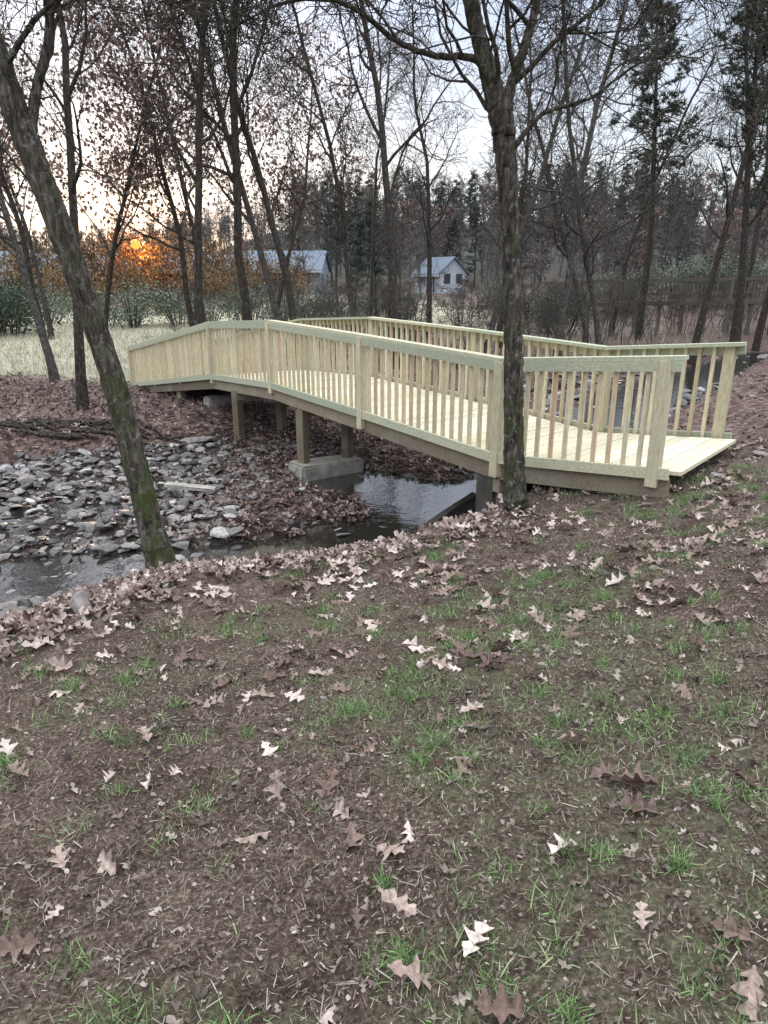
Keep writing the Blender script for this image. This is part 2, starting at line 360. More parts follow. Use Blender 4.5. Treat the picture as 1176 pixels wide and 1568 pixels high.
def offs(Np,w):
    d=np.diff(Np[:,:2],axis=0); d/=np.linalg.norm(d,axis=1)[:,None]; nrm=np.stack([d[:,1],-d[:,0]],-1)
    out=Np.copy()
    for i in range(len(Np)):
        if i==0: n=nrm[0]
        elif i==len(Np)-1: n=nrm[-1]
        else:
            n=nrm[i-1]+nrm[i]; n/=np.linalg.norm(n); n=n/ (n@nrm[i])
        out[i,:2]+=n*w
    return out
Fp=offs(Np,W); Fp[0]=(3.66,7.42,-1.63); Fp[1]=(2.62,8.28,-1.745)
deck,rails,bal,posts,old=Acc(),Acc(),Acc(),Acc(),Acc()
def lerp(a,b,t): return a+(b-a)*t
e0=(Np[0]-Np[1]); e0/=np.linalg.norm(e0); e5=(Np[5]-Np[4]); e5/=np.linalg.norm(e5)
Nd=Np.copy(); Fd=Fp.copy(); Nd[0]+=e0*.22; Fd[0]+=e0*.22; Nd[5]+=e5*.2; Fd[5]+=e5*.2
for i in range(5):
    A0,A1,B0,B1=Nd[i],Nd[i+1],Fd[i],Fd[i+1]
    n=int(round(max(np.linalg.norm(A1-A0),np.linalg.norm(B1-B0))/.146))
    for k in range(n):
        g=.03; t0,t1=(k+g)/n,(k+1-g)/n
        j=rng.normal(0,.006,2); jz=rng.normal(0,.001)
        p=[lerp(A0,A1,t0),lerp(B0,B1,t0),lerp(B0,B1,t1),lerp(A0,A1,t1)]
        cr=(p[1]-p[0]); cr/=np.linalg.norm(cr)
        p=[p[0]+cr*(.05+j[0]),p[1]-cr*(.05+j[1]),p[2]-cr*(.05+j[1]),p[3]+cr*(.05+j[0])]
        p=np.array(p); p[:,2]+=jz
        lo=p.copy(); lo[:,2]-=.036
        deck.add(np.concatenate([lo,p]),BOXF)
def outward(sgn,line,i):
    d=line[i+1,:2]-line[i,:2]; d/=np.linalg.norm(d); return np.array([d[1],-d[0],0])*sgn
for line,sgn in ((Np,-1),(Fp,1)):
    ext=line.copy(); ext[0]+=e0*.14; ext[5]+=e5*.12
    for i in range(5):
        o=outward(sgn,line,i); p,q=ext[i],ext[i+1]
        up=np.array([0,0,1.])
        beam(rails,p+up*1.0,q+up*1.0,.13,.036)
        beam(rails,p+up*.935+o*.062,q+up*.935+o*.062,.036,.088)
        beam(rails,p-up*.005+o*.066,q-up*.005+o*.066,.036,.10)
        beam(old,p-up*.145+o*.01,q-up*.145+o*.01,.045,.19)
        L=np.linalg.norm(line[i+1]-line[i]); n=int(round(L/.152))
        yaw=math.atan2(o[1],o[0])
        for k in range(1,n):
            b0=lerp(line[i],line[i+1],k/n)+o*.024+rng.normal(0,.002,3)*[1,1,0]
            vpost(bal,b0,b0[2]-.04,b0[2]+.98,.036,.036,yaw+rng.normal(0,.03))
        nn=[0] if i<4 else [0,.34,.67,1]
        for tt in nn:
            c=lerp(line[i],line[i+1],tt)+o*.03
            if 0<tt<1 : vpost(posts,c-o*.03,c[2]-.1,c[2]+.98,.088,.088,yaw)
            else: vpost(posts,c+o*.01,c[2]-(.2 if i in(1,2) else .13),c[2]+.981,.105,.105,yaw)
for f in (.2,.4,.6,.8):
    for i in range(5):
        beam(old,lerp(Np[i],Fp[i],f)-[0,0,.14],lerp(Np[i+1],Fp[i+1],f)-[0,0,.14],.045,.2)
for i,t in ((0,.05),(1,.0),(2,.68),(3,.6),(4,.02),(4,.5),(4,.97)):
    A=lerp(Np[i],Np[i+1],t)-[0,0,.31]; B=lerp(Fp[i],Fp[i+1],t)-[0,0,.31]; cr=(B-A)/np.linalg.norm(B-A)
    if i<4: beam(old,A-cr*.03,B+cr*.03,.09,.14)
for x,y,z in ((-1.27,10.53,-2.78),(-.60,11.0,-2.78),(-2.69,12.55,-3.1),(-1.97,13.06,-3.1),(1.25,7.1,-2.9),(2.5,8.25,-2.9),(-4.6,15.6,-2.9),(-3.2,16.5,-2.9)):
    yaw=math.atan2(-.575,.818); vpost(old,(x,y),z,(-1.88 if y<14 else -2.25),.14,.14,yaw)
deck.obj('deck_boards',[M_deck],parent=BR); rails.obj('handrails',[M_rail],parent=BR); bal.obj('balusters',[M_new],parent=BR)
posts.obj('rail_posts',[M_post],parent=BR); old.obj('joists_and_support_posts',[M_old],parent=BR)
def block(name,c,dim,rot,parent=None,mat=None,seed=0):
    bm=bmesh.new(); bmesh.ops.create_cube(bm,size=1); bmesh.ops.scale(bm,vec=dim,verts=bm.verts)
    bmesh.ops.bevel(bm,geom=bm.edges[:],offset=min(dim)*.08,segments=2,affect='EDGES')
    bmesh.ops.subdivide_edges(bm,edges=bm.edges[:],cuts=2,use_grid_fill=True)
    r=random.Random(seed)
    for v in bm.verts: v.co.x+=r.uniform(-1,1)*.006; v.co.y+=r.uniform(-1,1)*.006; v.co.z+=r.uniform(-1,1)*.005
    me=D.meshes.new(name); bm.to_mesh(me); bm.free(); me.materials.append(mat or M_conc)
    o=link(D.objects.new(name,me)); o.location=c; o.rotation_euler=rot; o.parent=parent; return o
ya=math.atan2(.575,.818)
block('concrete_pier',(-.93,10.74,-2.94),(1.15,.5,.42),(0,.03,ya),BR)
block('concrete_abutment_far',(-2.9,14.9,-2.6),(2.0,.4,.6),(0,0,ya),BR)
dk,nt,b=newmat('mossy_stone'); v=objco(nt); c=ramp(nt,noise(nt,9,8,v),[(.3,(.022,.021,.018)),(.7,(.075,.067,.056))]); nt.links.new(c,b.inputs['Base Color']); bump(nt,b,noise(nt,25,5,v),.6,.02)
block('abutment_wall',(1.95,7.75,-2.35),(2.1,.3,.85),(0,0,ya),BR,dk,5)
block('dark_plank',(.80,7.95,-2.78),(1.05,.09,.3),(.12,-.2,.8),None,dk,3)
block('weathered_plank',(-2.75,9.35,-2.77),(.75,.14,.045),(.05,.05,-.15),None,M_conc,4)

# ---------------------------------------------------------------- trees
def bark(name,c0,c1,c2,lich=.5,lc=(.24,.25,.22),ls=9,moss=None):
    m,nt,b=newmat(name); v=objco(nt,(1,1,.22)); n=noise(nt,30,5,v,.7); v2=objco(nt)
    c=ramp(nt,n,[(.35,c0),(.52,c1),(.70,c2)])
    c=mix(nt,ramp(nt,noise(nt,ls,6,v2,.8),[(.54,(0,0,0)),(.64,(lich,)*3)]),c,lc)
    if moss:
        sx=nd(nt,'ShaderNodeSeparateXYZ'); nt.links.new(v2,sx.inputs[0])
        f=math_(nt,'MULTIPLY',ramp(nt,noise(nt,4.5,5,v2,.7),[(.46,(0,0,0)),(.58,(.8,.8,.8))]),ramp(nt,math_(nt,'ADD',math_(nt,'MULTIPLY',sx.outputs[2],.25),.75),[(.3,(1,1,1)),(.85,(.3,.3,.3))]))
        c=mix(nt,f,c,moss)
    nt.links.new(c,b.inputs['Base Color']); b.inputs['Roughness'].default_value=.95; b.inputs['Specular IOR Level'].default_value=.1
    bump(nt,b,n,1.0,.05); return m
M_bark=bark('bark',(.018,.015,.013),(.05,.042,.036),(.11,.095,.082),.35)
M_bark2=bark('bark_grey',(.028,.025,.023),(.075,.068,.061),(.155,.143,.13),.5)
M_barkf=island('hazed_far_bark',[(0,(.05,.047,.047)),(1,(.115,.11,.108))],.9,5,.1)  # aerial haze painted in: bark lightened for distance
M_brn=island('clinging_brown_leaf',[(0,(.12,.07,.06)),(.5,(.21,.135,.115)),(1,(.33,.23,.19))],.7,5,.2)
M_brn2=island('amber_leaf',[(0,(.06,.038,.022)),(.5,(.13,.085,.045)),(1,(.24,.16,.08))],.7,5,.2)
M_ndl=island('pine_needles',[(0,(.025,.04,.032)),(.6,(.05,.073,.055)),(1,(.09,.115,.08))],.7,3,.2)
M_ndlf=island('hazed_far_needles',[(0,(.03,.043,.038)),(.6,(.055,.072,.06)),(1,(.085,.105,.083))],.7,3,.2)  # needles greyed, distance haze put into their colour
M_shr=island('shrub_leaf',[(0,(.055,.075,.05)),(.6,(.11,.135,.095)),(1,(.17,.195,.15))],.6,3,.2)
def tube(acc,P,R,k,mi=0):
    P=np.asarray(P,float); R=np.asarray(R,float); n=len(P)
    t=np.gradient(P,axis=0); t/=np.linalg.norm(t,axis=1)[:,None]+1e-9
    ref=np.array([.31,.93,.17]) if abs(t[0]@[.31,.93,.17])<.85 else np.array([.9,-.2,.3])
    u=np.cross(t,ref); u/=np.linalg.norm(u,axis=1)[:,None]; w=np.cross(t,u)
    an=np.arange(k)*2*np.pi/k
    V=P[:,None]+R[:,None,None]*(np.cos(an)[None,:,None]*u[:,None]+np.sin(an)[None,:,None]*w[:,None])
    i=np.arange(n-1)[:,None]*k; j=np.arange(k)[None]; j2=(j+1)%k
    F=np.stack([i+j,i+j2,i+k+j2,i+k+j],-1).reshape(-1,4); acc.add(V.reshape(-1,3),F,mi)
SIDES=[10,6,4,3,3]; SEGS=[14,8,6,4,3]; WAND=[.065,.17,.21,.23,.22]; UP=[.03,.05,.04,.02,0.]
def kids(acc,P,R,L,lvl,cfg,tips):
    if lvl>=cfg['max']: return
    k=cfg['n'][lvl]; t0=cfg['t0'] if lvl==0 else .18
    rk=cfg.get('rk',(.32,.6)) if lvl==0 else (.4,.62)
    for a_ in range(k):
        t=t0+(1-t0)*(a_+random.random())/k; f=t*(len(P)-1); i=min(int(f),len(P)-2); p=P[i]+(P[i+1]-P[i])*(f-i); r=R[i]+(R[i+1]-R[i])*(f-i)
        tg=P[i+1]-P[i]; tg=tg/np.linalg.norm(tg)
        q=rng.normal(size=3); q-=tg*(q@tg); q/=np.linalg.norm(q)
        an=math.radians(random.uniform(28,68)); d=tg*math.cos(an)+q*math.sin(an)
        if lvl==0: d[2]=abs(d[2])+.1
        ln=cfg['len'][lvl]*random.uniform(.6,1.25)*(1.15-.6*t)
        grow(acc,p,d,ln,max(r*random.uniform(*rk),.0045),lvl+1,cfg,tips)
def grow(acc,p,d,L,r,lvl,cfg,tips):
    n=SEGS[lvl]; P=[np.array(p,float)]; d=np.array(d,float); d/=np.linalg.norm(d)
    for i in range(n):
        d=d+rng.normal(0,WAND[lvl]*cfg.get('w',1),3)+np.array([0,0,UP[lvl]]); d/=np.linalg.norm(d); P.append(P[-1]+d*L/n)
    P=np.array(P); t=np.linspace(0,1,n+1); R=r*(1-.72*t)
    if lvl==0: R=R*(1+.5*np.exp(-t*22))
    R=np.maximum(R,cfg.get('rmin',.004)); tube(acc,P,R,SIDES[lvl])
    if lvl>=2: tips.append(P[len(P)//2:])
    kids(acc,P,R,L,lvl,cfg,tips)
LQ=(np.array([[-.3,-.5,0],[.3,-.4,.1],[.4,.3,0],[0,.6,.1],[-.4,.2,.05]]),np.array([[0,1,2,3,4]]))
def addleaves(acc,tips,per,size,mi=1,spread=.12,zmin=0,keep=.8):
    T=np.concatenate(tips); T=T[T[:,2]>zmin]; T=np.repeat(T,per,0); T=T[rng.random(len(T))<keep]; T=T+rng.normal(0,spread,T.shape); n=len(T)
    scatter(acc,*LQ,T,rotm(rnd(n,0,6.28),rnd(n,0,6.28),rnd(n,0,6.28)),rnd(n,size*.6,size*1.3),mi)
def tree_mesh(name,seed,H,r,cfg,mat,leaves=None,lean=(0,0)):
    global rng; rng=np.random.default_rng(seed); random.seed(seed)
    a=Acc(); tips=[]; grow(a,(0,0,-.3),(lean[0],lean[1],1),H,r,0,cfg,tips)
    mats=[mat]
    if leaves: addleaves(a,tips,*leaves); mats.append(M_brn)
    return a.mesh(name,mats,True)
C1=dict(max=4,n=[15,7,5,2],t0=.3,len=[3.8,1.9,1.0,.5],rmin=.0065)
C2=dict(max=4,n=[17,7,5,2],t0=.24,len=[3.3,1.7,.95,.45],rmin=.0065,w=1.25)
TM=[tree_mesh('bare_a',1,15,.145,C1,M_bark,lean=(.05,0)),tree_mesh('bare_b',2,14,.13,C2,M_bark2,lean=(-.08,0)),
    tree_mesh('bare_c',3,16,.15,C1,M_bark,lean=(.0,.05)),tree_mesh('bare_d',4,12,.12,C2,M_bark2,lean=(.12,0))]
C3=dict(C1); C3['n']=[15,6,4,2]
LT=[tree_mesh('leafy_a',5,13,.12,C3,M_bark,(1,.12,1,.15,4.2,.95),lean=(-.05,0)),tree_mesh('leafy_b',6,12,.11,C3,M_bark,(1,.12,1,.15,4.2,.95),lean=(.05,0))]
def place(name,me,x,y,rz,s=1,sz=None,parent=None,z=None):
    o=link(D.objects.new(name,me)); zz=float(terrain(np.array([x]),np.array([y]))[0]) if z is None else z
    o.location=(x,y,zz); o.rotation_euler=(0,0,rz); o.scale=(s,s,sz or s); o.parent=parent; return o
def smooth_path(pts,n):
    pts=np.array(pts,float); t=np.linspace(0,len(pts)-1,n); i=np.clip(t.astype(int),0,len(pts)-2); f=(t-i)[:,None]
    p0=pts[np.maximum(i-1,0)]; p1=pts[i]; p2=pts[i+1]; p3=pts[np.minimum(i+2,len(pts)-1)]
    return .5*((2*p1)+(-p0+p2)*f+(2*p0-5*p1+4*p2-p3)*f**2+(-p0+3*p1-3*p2+p3)*f**3)
def fg_tree(name,stems,mat,seed,cfg):
    global rng; rng=np.random.default_rng(seed); random.seed(seed)
    a=Acc(); tips=[]
    for pts,nch,t0,lvl in stems:
        P=smooth_path(pts,max(12,len(pts)*(14 if lvl==0 else 7))); R=P[:,3]; m=len(P)
        Q=P[:,:3]+rng.normal(0,.003,(m,3)); Rn=R*(1+rng.normal(0,.03,m))
        tube(a,Q,Rn,16 if lvl==0 else 8)
        c=dict(cfg); c['n']=[nch]+cfg['n'][1:]; c['t0']=t0
        if lvl==0: c['rk']=(.14,.28)
        kids(a,Q,R,1,0,c,tips)
    me=a.mesh(name,[mat],True); return link(D.objects.new(name,me))
CF=dict(max=4,n=[8,6,5,4],t0=.5,len=[1.7,.95,.55,.32],rmin=.0028,w=1.3)
M_fb=bark('foreground_bark',(.018,.015,.013),(.075,.063,.054),(.20,.175,.15),.6,(.30,.31,.28),16,(.055,.075,.022))
fg_tree('foreground_tree',[
 ([(1.27,6.22,-2.35,.17),(1.255,6.2,-2.05,.125),(1.22,6.2,-1.7,.10),(1.17,6.2,-1.0,.088),(1.12,6.2,-.26,.08),(1.06,6.2,.4,.078),(.99,6.2,.95,.088),(.93,6.2,1.25,.095),(.80,6.22,1.62,.07),(.66,6.25,2.1,.06),(.5,6.3,3.2,.05),(.45,6.4,4.6,.03)],9,.62,0),
 ([(.90,6.2,1.33,.045),(.72,6.15,1.62,.030),(.4,6.1,1.64,.023),(.1,6.05,1.72,.02),(-.3,6.0,1.95,.017),(-.75,6.0,1.95,.012),(-1.2,6.0,1.75,.006)],8,.2,1),
 ([(.97,6.2,1.2,.055),(1.02,6.25,1.5,.042),(1.15,6.3,1.9,.034),(1.3,6.4,2.6,.024),(1.45,6.5,3.6,.012)],6,.15,1),
 ([(1.0,6.2,.95,.025),(1.25,6.15,1.25,.018),(1.6,6.1,1.35,.013),(2.0,6.05,1.6,.009),(2.4,6.0,1.6,.004)],6,.2,1)],M_fb,21,CF)
fg_tree('foreground_tree',[
 ([(-1.86,5.4,-2.75,.21),(-1.87,5.38,-2.42,.15),(-1.95,5.38,-1.9,.105),(-2.10,5.4,-.82,.09),(-2.33,5.4,.23,.088),(-2.53,5.4,1.0,.09),(-2.68,5.42,1.6,.085),(-2.95,5.5,2.6,.07),(-3.1,5.6,4,.04)],5,.66,0),
 ([(-2.5,5.4,.9,.045),(-2.42,5.45,1.25,.034),(-2.3,5.5,1.6,.03),(-2.25,5.6,2.2,.024),(-2.1,5.7,3,.015)],6,.3,1),
 ([(-2.62,5.4,1.35,.024),(-2.2,5.3,1.7,.015),(-1.7,5.3,1.9,.01),(-1.2,5.3,2.2,.005)],6,.2,1)],M_fb,22,CF)
rng=np.random.default_rng(5); random.seed(5)
for px,yy,k,s in ((-5.5,21,0,.95),(-4.3,22,2,1),(-3.4,24,1,1.05),(-2.5,22,2,.85),(.4,23,2,1.05),(3.5,24,1,1),(6.2,25,3,1.2),(6.9,22.5,1,.85),(11.5,26,0,1.05),
  (-6.1,13.8,0,.8),(-9.3,19.6,1,.9),(-8.5,13.6,2,.8),(14.0,24,2,1.0),(2.2,36,0,1),(-.8,38,1,1),(16.5,33,0,1.1),(12.2,38,3,1.1),(20,40,2,1.1),(-19.5,34,2,1.1),(8.6,30,1,1.0),(5.0,31,0,.9),(-1.2,29,3,1.1)):
    place('bare_tree',TM[k],px,yy,random.uniform(0,6.28),s*random.uniform(.85,1.0),s*random.uniform(.95,1.15))
for px,yy,k,s in ((-6.6,25,0,.95),(-12.4,26,0,1.0),(-8.4,33,0,1.1),(-5.0,31,1,1.0),(-16.5,35,1,1.15),(-10.2,25.5,1,.95)):
    place('brown_leaved_oak_tree',LT[k],px,yy,random.uniform(0,6.28),s)
def pine_mesh(name,seed,H,r,nb,t0,tl,per=16,big=1,ml=None):
    global rng; rng=np.random.default_rng(seed); random.seed(seed)
    a=Acc(); P=[np.array([0,0,-.3])]; d=np.array([.04,0,1.])
    for i in range(14): d=d+rng.normal(0,.025,3); d[2]=1; P.append(P[-1]+d/np.linalg.norm(d)*H/14)
    P=np.array(P); R=r*(1-.85*np.linspace(0,1,15)); tube(a,P,R,9)
    cent=[]
    for k in range(nb):
        t=t0+(1-t0)*(k/nb)**.9; f=t*14; i=min(int(f),13); p=P[i]+(P[i+1]-P[i])*(f-i)
        az=random.uniform(0,6.28); L=(1-t)*tl+.7; L*=random.uniform(.6,1.2); dd=np.array([math.cos(az),math.sin(az),random.uniform(-.05,.45)])
        Q=[p]
        for j in range(6): dd=dd+rng.normal(0,.13,3)+[0,0,.03]; dd/=np.linalg.norm(dd); Q.append(Q[-1]+dd*L/6)
        Q=np.array(Q); tube(a,Q,.035*(1-.8*np.linspace(0,1,7))+.004,3)
        for j in range(2,7):
            for q in range(4): cent.append(Q[j]+rng.normal(0,.22,3)*[1,1,.5])
    cent=np.array(cent); T=np.repeat(cent,per,0); n=len(T)
    ND=(np.array([[-.05,0,0],[.05,0,0],[0,0,1.]])*[big,1,1],np.array([[0,1,2]]))
    scatter(a,*ND,T,rotm(rnd(n,0,6.28),rng.normal(0,1.1,n),rng.normal(0,1.1,n)),np.stack([rnd(n,.3,.6),rnd(n,.3,.6),rnd(n,.18,.36)],-1),1)
    return a.mesh(name,[M_bark,ml or M_ndl],False)
PM=[pine_mesh('pine_a',31,17,.2,46,.5,3.1,20),pine_mesh('pine_b',32,15,.17,46,.36,2.4,20)]
for x,y,k,s in ((14.4,29,0,.9),(16.4,31,1,1.0),(12.6,35,0,.95),(17.6,27,0,.85),(20.5,37,0,1.0),(-.5,46,1,.5),(-3.2,49,0,.5),(-1.8,44,1,.42)):
    place('pine_tree',PM[k],x,y,random.uniform(0,6.28),s)
CL=dict(max=3,n=[13,6,4],t0=.22,len=[3.2,1.6,.9],rmin=.032)
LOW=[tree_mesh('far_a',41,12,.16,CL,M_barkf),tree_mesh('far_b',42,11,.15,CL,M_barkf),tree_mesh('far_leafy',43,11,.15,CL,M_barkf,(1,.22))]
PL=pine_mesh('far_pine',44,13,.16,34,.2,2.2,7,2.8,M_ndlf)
DT=empty('distant_trees'); rng=np.random.default_rng(9); random.seed(9)
for k in range(720):
    y=random.uniform(58,95) if k<70 else random.uniform(95,172); x=random.uniform(-.60,.66)*y
    az=x/y
    if y<90 and (-.5<az<.0 and k%3 or .055<az<.105): continue
    if az<-.12 and k%3==0: continue
    r=random.random(); me=PL if (r<.27 and az>-.15 and y>95) else LOW[random.choice([0,1,0,1,2])]
    s=random.uniform(.6,.95)*(1 if az>-.12 else .8)*(.8 if y<95 else 1)
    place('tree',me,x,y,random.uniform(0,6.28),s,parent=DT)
def clumpmesh(name,seed,n,size,mat):
    r=np.random.default_rng(seed); a=Acc(); P=[]
    for k in range(22):
        c=np.array([r.normal(0,.42),r.normal(0,.3),r.uniform(.15,.85)]); P.append(c+r.normal(0,.17,(n//22,3))*[1,1,.8])
    P=np.concatenate(P); P=P[P[:,2]>0]; m=len(P)
    scatter(a,*LQ,P,rotm(r.uniform(0,6.28,m),r.uniform(0,6.28,m),r.uniform(0,6.28,m)),r.uniform(size*.5,size*1.3,m),0)
    for k in range(16):
        q=np.array([r.normal(0,.5),r.normal(0,.3),1.0+r.normal(0,.15)]); tube(a,[(q[0]*.2,q[1]*.2,-.1),(q[0]*.6,q[1]*.6,.5),q],[.012,.008,.004],3,1)
    return a.mesh(name,[mat,M_bark])
SH=[clumpmesh('shr_a',51,3600,.03,M_shr),clumpmesh('shr_b',52,3600,.03,M_shr)]
M_dg=island('dark_shrub_leaf',[(0,(.02,.036,.025)),(1,(.06,.09,.05))],.6,3,.2)
SHD=clumpmesh('shr_d',53,4200,.034,M_dg); SHB=clumpmesh('shr_brown',54,3400,.036,M_brn2)
EV=empty('shrubbery')
for x,y,k,s in [(-17,44,0,2.6),(-15.2,43,0,3.3),(-13.0,45,1,3.0),(-10.8,44,0,2.3),(-8.6,46,1,2.6),(-6.4,45,0,2.0),(-4.3,47,1,2.3),(-1,49,1,1.8),(-22,46,0,3.0),(2.4,60,0,1.4),(9.5,58,1,2.6),(14,55,0,2.6),(19,60,1,3.2),(25,62,0,3.6),(30,60,1,3.8)]:
    place('shrub',SH[k],x,y,random.uniform(0,6.28),s*1.2,s*random.uniform(.7,.95),parent=EV)
for x,y,s in ((-19.5,37,2.8),(-21.5,38,3.1),(-24,40,3.2),(9.6,38,2.2),(17.5,52,2.6),(24,54,3.2)):
    place('evergreen_shrub',SHD,x,y,random.uniform(0,6.28),s*1.1,s*.9,parent=EV)
for x,y,s in ((-29,62,6.3),(-25.2,63,5.9),(-21.8,63.2,6.2),(-18.6,63.5,6.2),(-15.4,63,5.6),(-12,63,5.0),(-9,63,4.2),(-24,56,4.0),(-20.6,58.5,3.7),(-14.2,58,3.6),(-11.5,57,3.2)):
    place('brown_leaved_sapling',SHB,x,y,random.uniform(0,6.28),s*.8,s*1.0,parent=EV)
a=Acc(); tip=[]; cb=dict(max=3,n=[7,4,3],t0=.25,len=[.9,.5,.3],rmin=.005,w=1.3)
rng=np.random.default_rng(61); random.seed(61); grow(a,(0,0,-.1),(0,0,1),2.6,.02,0,cb,tip); grow(a,(.2,.1,-.1),(.3,0,1),2.2,.018,0,cb,tip); grow(a,(-.2,.1,-.1),(-.3,.2,1),2.0,.018,0,cb,tip)
bv=np.concatenate(a.V); bf=np.concatenate([f for f,_ in a.F])
P=sample(1600,-8,26,20,56,lambda x,y,z,sd,nr,cd,po:(sd>1.0)*np.where(x<-3.0,.15,.4)*np.where((x>1)&(x<7)&(y>30),.12,1))
P=P[:170]; n=len(P); a=Acc(); scatter(a,bv,bf,P,rotm(rnd(n,0,6.28),rng.normal(0,.12,n),rng.normal(0,.12,n)),rnd(n,.5,1.25))
a.obj('brush_thicket',[M_bark2])
a=Acc(); rng=np.random.default_rng(71)
for k in range(30):
    x=rng.uniform(-8.5,-3.6); y=11.9+rng.uniform(-.2,.5)+(.25*(x+6) if x>-6 else 0)*.6; L=rng.uniform(.6,2.2); n=9
    q=np.stack([x+np.linspace(0,L,n)*rng.choice([-1,1]),y+rng.normal(0,.05,n).cumsum(),np.zeros(n)],-1); q[:,2]=terrain(q[:,0],q[:,1])+.04+rng.normal(0,.03,n)
    tube(a,q,np.linspace(rng.uniform(.02,.05),.008,n),6)
a.obj('exposed_tree_roots',[M_bark],True)

# ---------------------------------------------------------------- buildings
def simplemat(n,c,r=.8,ns=4,lo=.8):
    m,nt,b=newmat(n); v=objco(nt); cc=mix(nt,1,(c[0],c[1],c[2]),ramp(nt,noise(nt,ns,5,v),[(.3,(lo,)*3),(.7,(1.05,)*3)]),'MULTIPLY'); nt.links.new(cc,b.inputs['Base Color']); b.inputs['Roughness'].default_value=r; return m
Mw=simplemat('white_siding',(.36,.40,.44)); Mg=simplemat('grey_siding',(.15,.17,.21)); Mr=simplemat('blue_grey_shingle',(.11,.14,.18),.9,6); Mgl=simplemat('window_glass',(.03,.035,.045),.15); Mtr=simplemat('white_trim',(.36,.37,.39))
def house(name,x,y,rz,w,d,h,rh,wall,roof,nwin,z=None):
    e=empty(name); zz=float(terrain(np.array([x]),np.array([y]))[0]) if z is None else z; e.location=(x,y,zz); e.rotation_euler=(0,0,rz)
    a=Acc(); W2,D2=w/2,d/2
    a.add([(-W2,-D2,-.5),(W2,-D2,-.5),(W2,D2,-.5),(-W2,D2,-.5),(-W2,-D2,h),(W2,-D2,h),(W2,D2,h),(-W2,D2,h),(-W2,0,h+rh),(W2,0,h+rh)],[[0,1,5,4],[1,2,6,5],[2,3,7,6],[3,0,4,7]])
    a.F.append((np.array([[5,6,9],[7,4,8]]),0)); a.obj('walls',[wall],parent=e)
    a=Acc(); ov=.3; t=.13; k=rh/D2
    for s in (-1,1):
        z0=h-ov*k; V=[(-W2-ov,s*(D2+ov),z0),(W2+ov,s*(D2+ov),z0),(W2+ov,0,h+rh),(-W2-ov,0,h+rh)]; V=[(p[0],p[1],p[2]+.02) for p in V]+[(p[0],p[1],p[2]+.02+t) for p in V]; a.add(V,BOXF)
    a.obj('roof',[roof],parent=e)
    a=Acc(); b_=Acc()
    for i in range(nwin):
        cx=-W2+w*(i+.5)/nwin; dr=(i==nwin//2 and nwin>1); z0,z1=(.05,2.1) if dr else (1,2.1); ww=.45 if dr else .55
        a.add([(cx-ww,-D2-.03,z0),(cx+ww,-D2-.03,z0),(cx+ww,-D2-.03,z1),(cx-ww,-D2-.03,z1)],[[0,1,2,3]])
        for p,q in (((cx-ww,z0),(cx-ww,z1)),((cx+ww,z0),(cx+ww,z1)),((cx-ww-.05,z1),(cx+ww+.05,z1)),((cx-ww-.05,z0),(cx+ww+.05,z0)),((cx,z0),(cx,z1))):
            beam(b_,(p[0],-D2-.06,p[1]),(q[0],-D2-.06,q[1]),.06,.1,up=(0,1,0))
    for s in (-1,1):
        cy=s*D2*.45; a.add([(W2+.03,cy-.4,1),(W2+.03,cy+.4,1),(W2+.03,cy+.4,2.0),(W2+.03,cy-.4,2.0)],[[0,1,2,3]]); 
        beam(b_,(W2+.05,cy-.45,1),(W2+.05,cy-.45,2.0),.08,.08); beam(b_,(W2+.05,cy+.45,1),(W2+.05,cy+.45,2.0),.08,.08)
    beam(b_,(-W2-ov,-D2-ov-.02,h-ov*k-.02),(W2+ov,-D2-ov-.02,h-ov*k-.02),.05,.2)
    a.obj('windows_and_door',[Mgl],parent=e); b_.obj('trim',[Mtr],parent=e)
house('grey_roofed_house',-20,72,.05,15,9,2.2,1.5,Mg,Mr,6)
house('grey_roofed_house',-11,80,-.05,9,8,2.4,1.9,Mg,Mr,3)
house('grey_roofed_house',-35,72,.2,9,7,2.4,1.6,Mg,Mr,3)
house('white_house',6.2,80,math.radians(-62),5.2,3.4,2.1,1.5,Mw,Mr,2)
Mf=wood('fence_board',[(0,(.09,.08,.066)),(1,(.17,.15,.125))],(4,4,4),8,.1)
a=Acc()
p0=np.array([10.6,37]); p1=np.array([26,39])
for k in range(13):
    p=lerp(p0,p1,k/12); z=float(terrain(np.array([p[0]]),np.array([p[1]]))[0]); vpost(a,p,z-.3,.02,.16,.16,0)
beam(a,(*p0,-.02),(*p1,.25),.12,.16); beam(a,(*p0,-.70),(*p1,-.42),.06,.12); beam(a,(*p0,-1.15),(*p1,-.9),.3,.24)
for k in range(70):
    p=lerp(p0,p1,(k+.5)/70); zz=-1.05+.25*(k/70); vpost(a,p,zz,zz+1.0,.05,.04,0)
a.obj('wooden_rail_fence',[Mf])

# ---------------------------------------------------------------- sky, sun, camera
az=math.radians(-18.7); el=math.radians(2.6)
sd=np.array([math.sin(az)*math.cos(el),math.cos(az)*math.cos(el),math.sin(el)])
w=D.worlds.new('World'); scene.world=w; w.use_nodes=True; nt=w.node_tree; nt.nodes.clear()
sky=nd(nt,'ShaderNodeTexSky',sky_type='NISHITA'); sky.sun_disc=False; sky.sun_elevation=math.radians(4); sky.sun_rotation=az; sky.dust_density=1
b1=nd(nt,'ShaderNodeBackground'); b1.inputs[1].default_value=.02; nt.links.new(sky.outputs[0],b1.inputs[0])
tc=nd(nt,'ShaderNodeTexCoord'); sx=nd(nt,'ShaderNodeSeparateXYZ'); nt.links.new(tc.outputs['Generated'],sx.inputs[0])
g=ramp(nt,sx.outputs[2],[(0,(.90,.92,.98)),(.12,(.86,.93,1.0)),(.30,(.62,.75,1.0)),(1,(.60,.72,.96))])
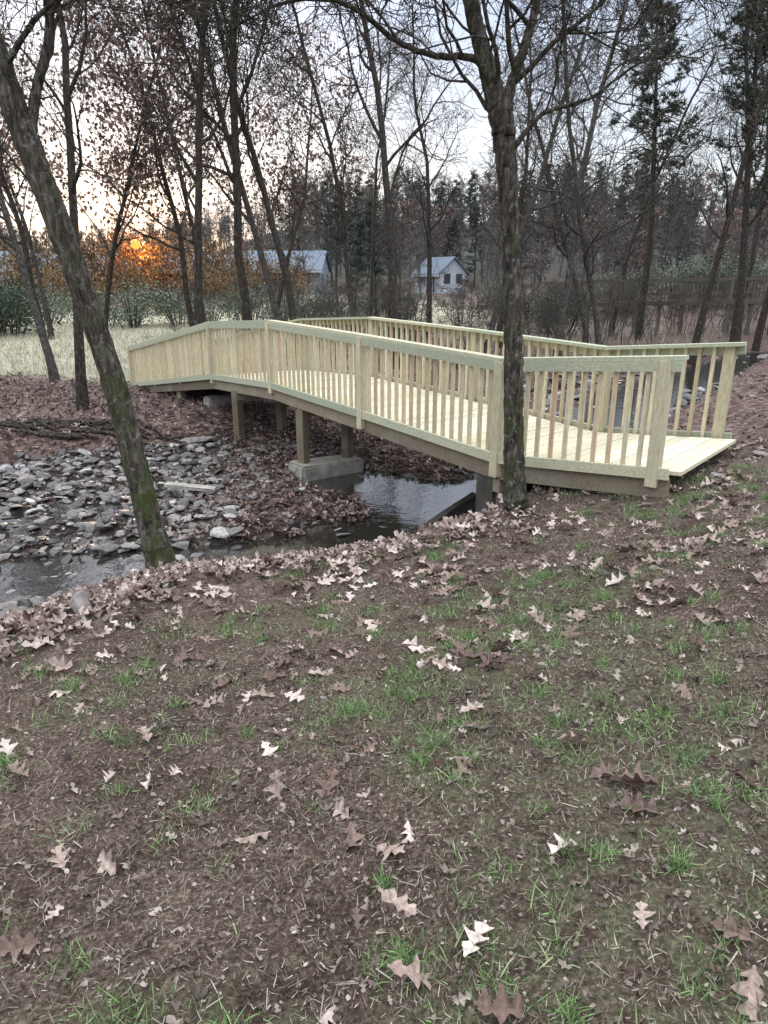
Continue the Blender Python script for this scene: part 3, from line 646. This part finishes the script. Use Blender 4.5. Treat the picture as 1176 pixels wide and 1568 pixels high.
hi=ramp(nt,sx.outputs[2],[(.30,(0,0,0)),(.65,(1,1,1))])  # overhead sky, out of view, brightened to light the ground
cl=noise(nt,2.2,5,tc.outputs['Generated']); g=mix(nt,ramp(nt,cl,[(.45,(0,0,0)),(.75,(.5,.5,.5))]),g,(.92,.95,1.0))
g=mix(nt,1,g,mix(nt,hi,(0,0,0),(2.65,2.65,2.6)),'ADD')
dp=nd(nt,'ShaderNodeVectorMath',operation='DOT_PRODUCT'); nt.links.new(tc.outputs['Generated'],dp.inputs[0]); dp.inputs[1].default_value=tuple(sd)
d=math_(nt,'MAXIMUM',dp.outputs['Value'],0.0)
wide=math_(nt,'POWER',d,14.0); tight=math_(nt,'POWER',d,400.0)
g=mix(nt,1,g,mix(nt,wide,(0,0,0),(.62,.52,.44)),'ADD')
g=mix(nt,1,g,mix(nt,tight,(0,0,0),(.8,.3,.0)),'ADD')
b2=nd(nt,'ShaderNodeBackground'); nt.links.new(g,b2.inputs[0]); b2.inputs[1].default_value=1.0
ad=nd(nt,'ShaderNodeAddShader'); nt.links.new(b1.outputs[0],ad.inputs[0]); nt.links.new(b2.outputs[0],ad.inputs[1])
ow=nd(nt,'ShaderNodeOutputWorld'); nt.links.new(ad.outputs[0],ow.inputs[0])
m,nt,b=newmat('setting_sun'); b.inputs['Base Color'].default_value=(0,0,0,1); b.inputs['Emission Color'].default_value=(1,.36,.06,1); b.inputs['Emission Strength'].default_value=2.0
bm=bmesh.new(); bmesh.ops.create_icosphere(bm,subdivisions=3,radius=.38); me=D.meshes.new('sun'); bm.to_mesh(me); bm.free(); me.materials.append(m)
SP=sd*(59.0/sd[1]); o=link(D.objects.new('sun',me)); o.location=tuple(SP)
L=D.lights.new('added_sun_halo','POINT'); L.energy=1500; L.shadow_soft_size=.4; L.color=(1,.34,.05); lo=link(D.objects.new('added_sun_halo',L)); lo.location=tuple(SP+np.array([0,1.6,0]))  # added point light, imitates the sun's orange halo on nearby leaves
L=D.lights.new('sun_light','SUN'); L.energy=.9; L.angle=math.radians(3); L.color=(1,.72,.5); lo=link(D.objects.new('sun_light',L))
from mathutils import Vector
e2=math.radians(9); dv=Vector((math.sin(az)*math.cos(e2),math.cos(az)*math.cos(e2),math.sin(e2))); lo.rotation_euler=dv.to_track_quat('Z','Y').to_euler()
cam=D.cameras.new('camera'); co=link(D.objects.new('camera',cam)); co.location=(0,0,0); co.rotation_euler=(math.radians(90-18.6),0,0)
cam.sensor_fit='VERTICAL'; cam.sensor_height=36; cam.sensor_width=27; cam.lens=24.1; cam.clip_end=3000; cam.clip_start=.05; scene.camera=co
scene.view_settings.view_transform='Standard'; scene.view_settings.look='None'; scene.view_settings.exposure=0
print('BUILD TIME',time.time()-T0)
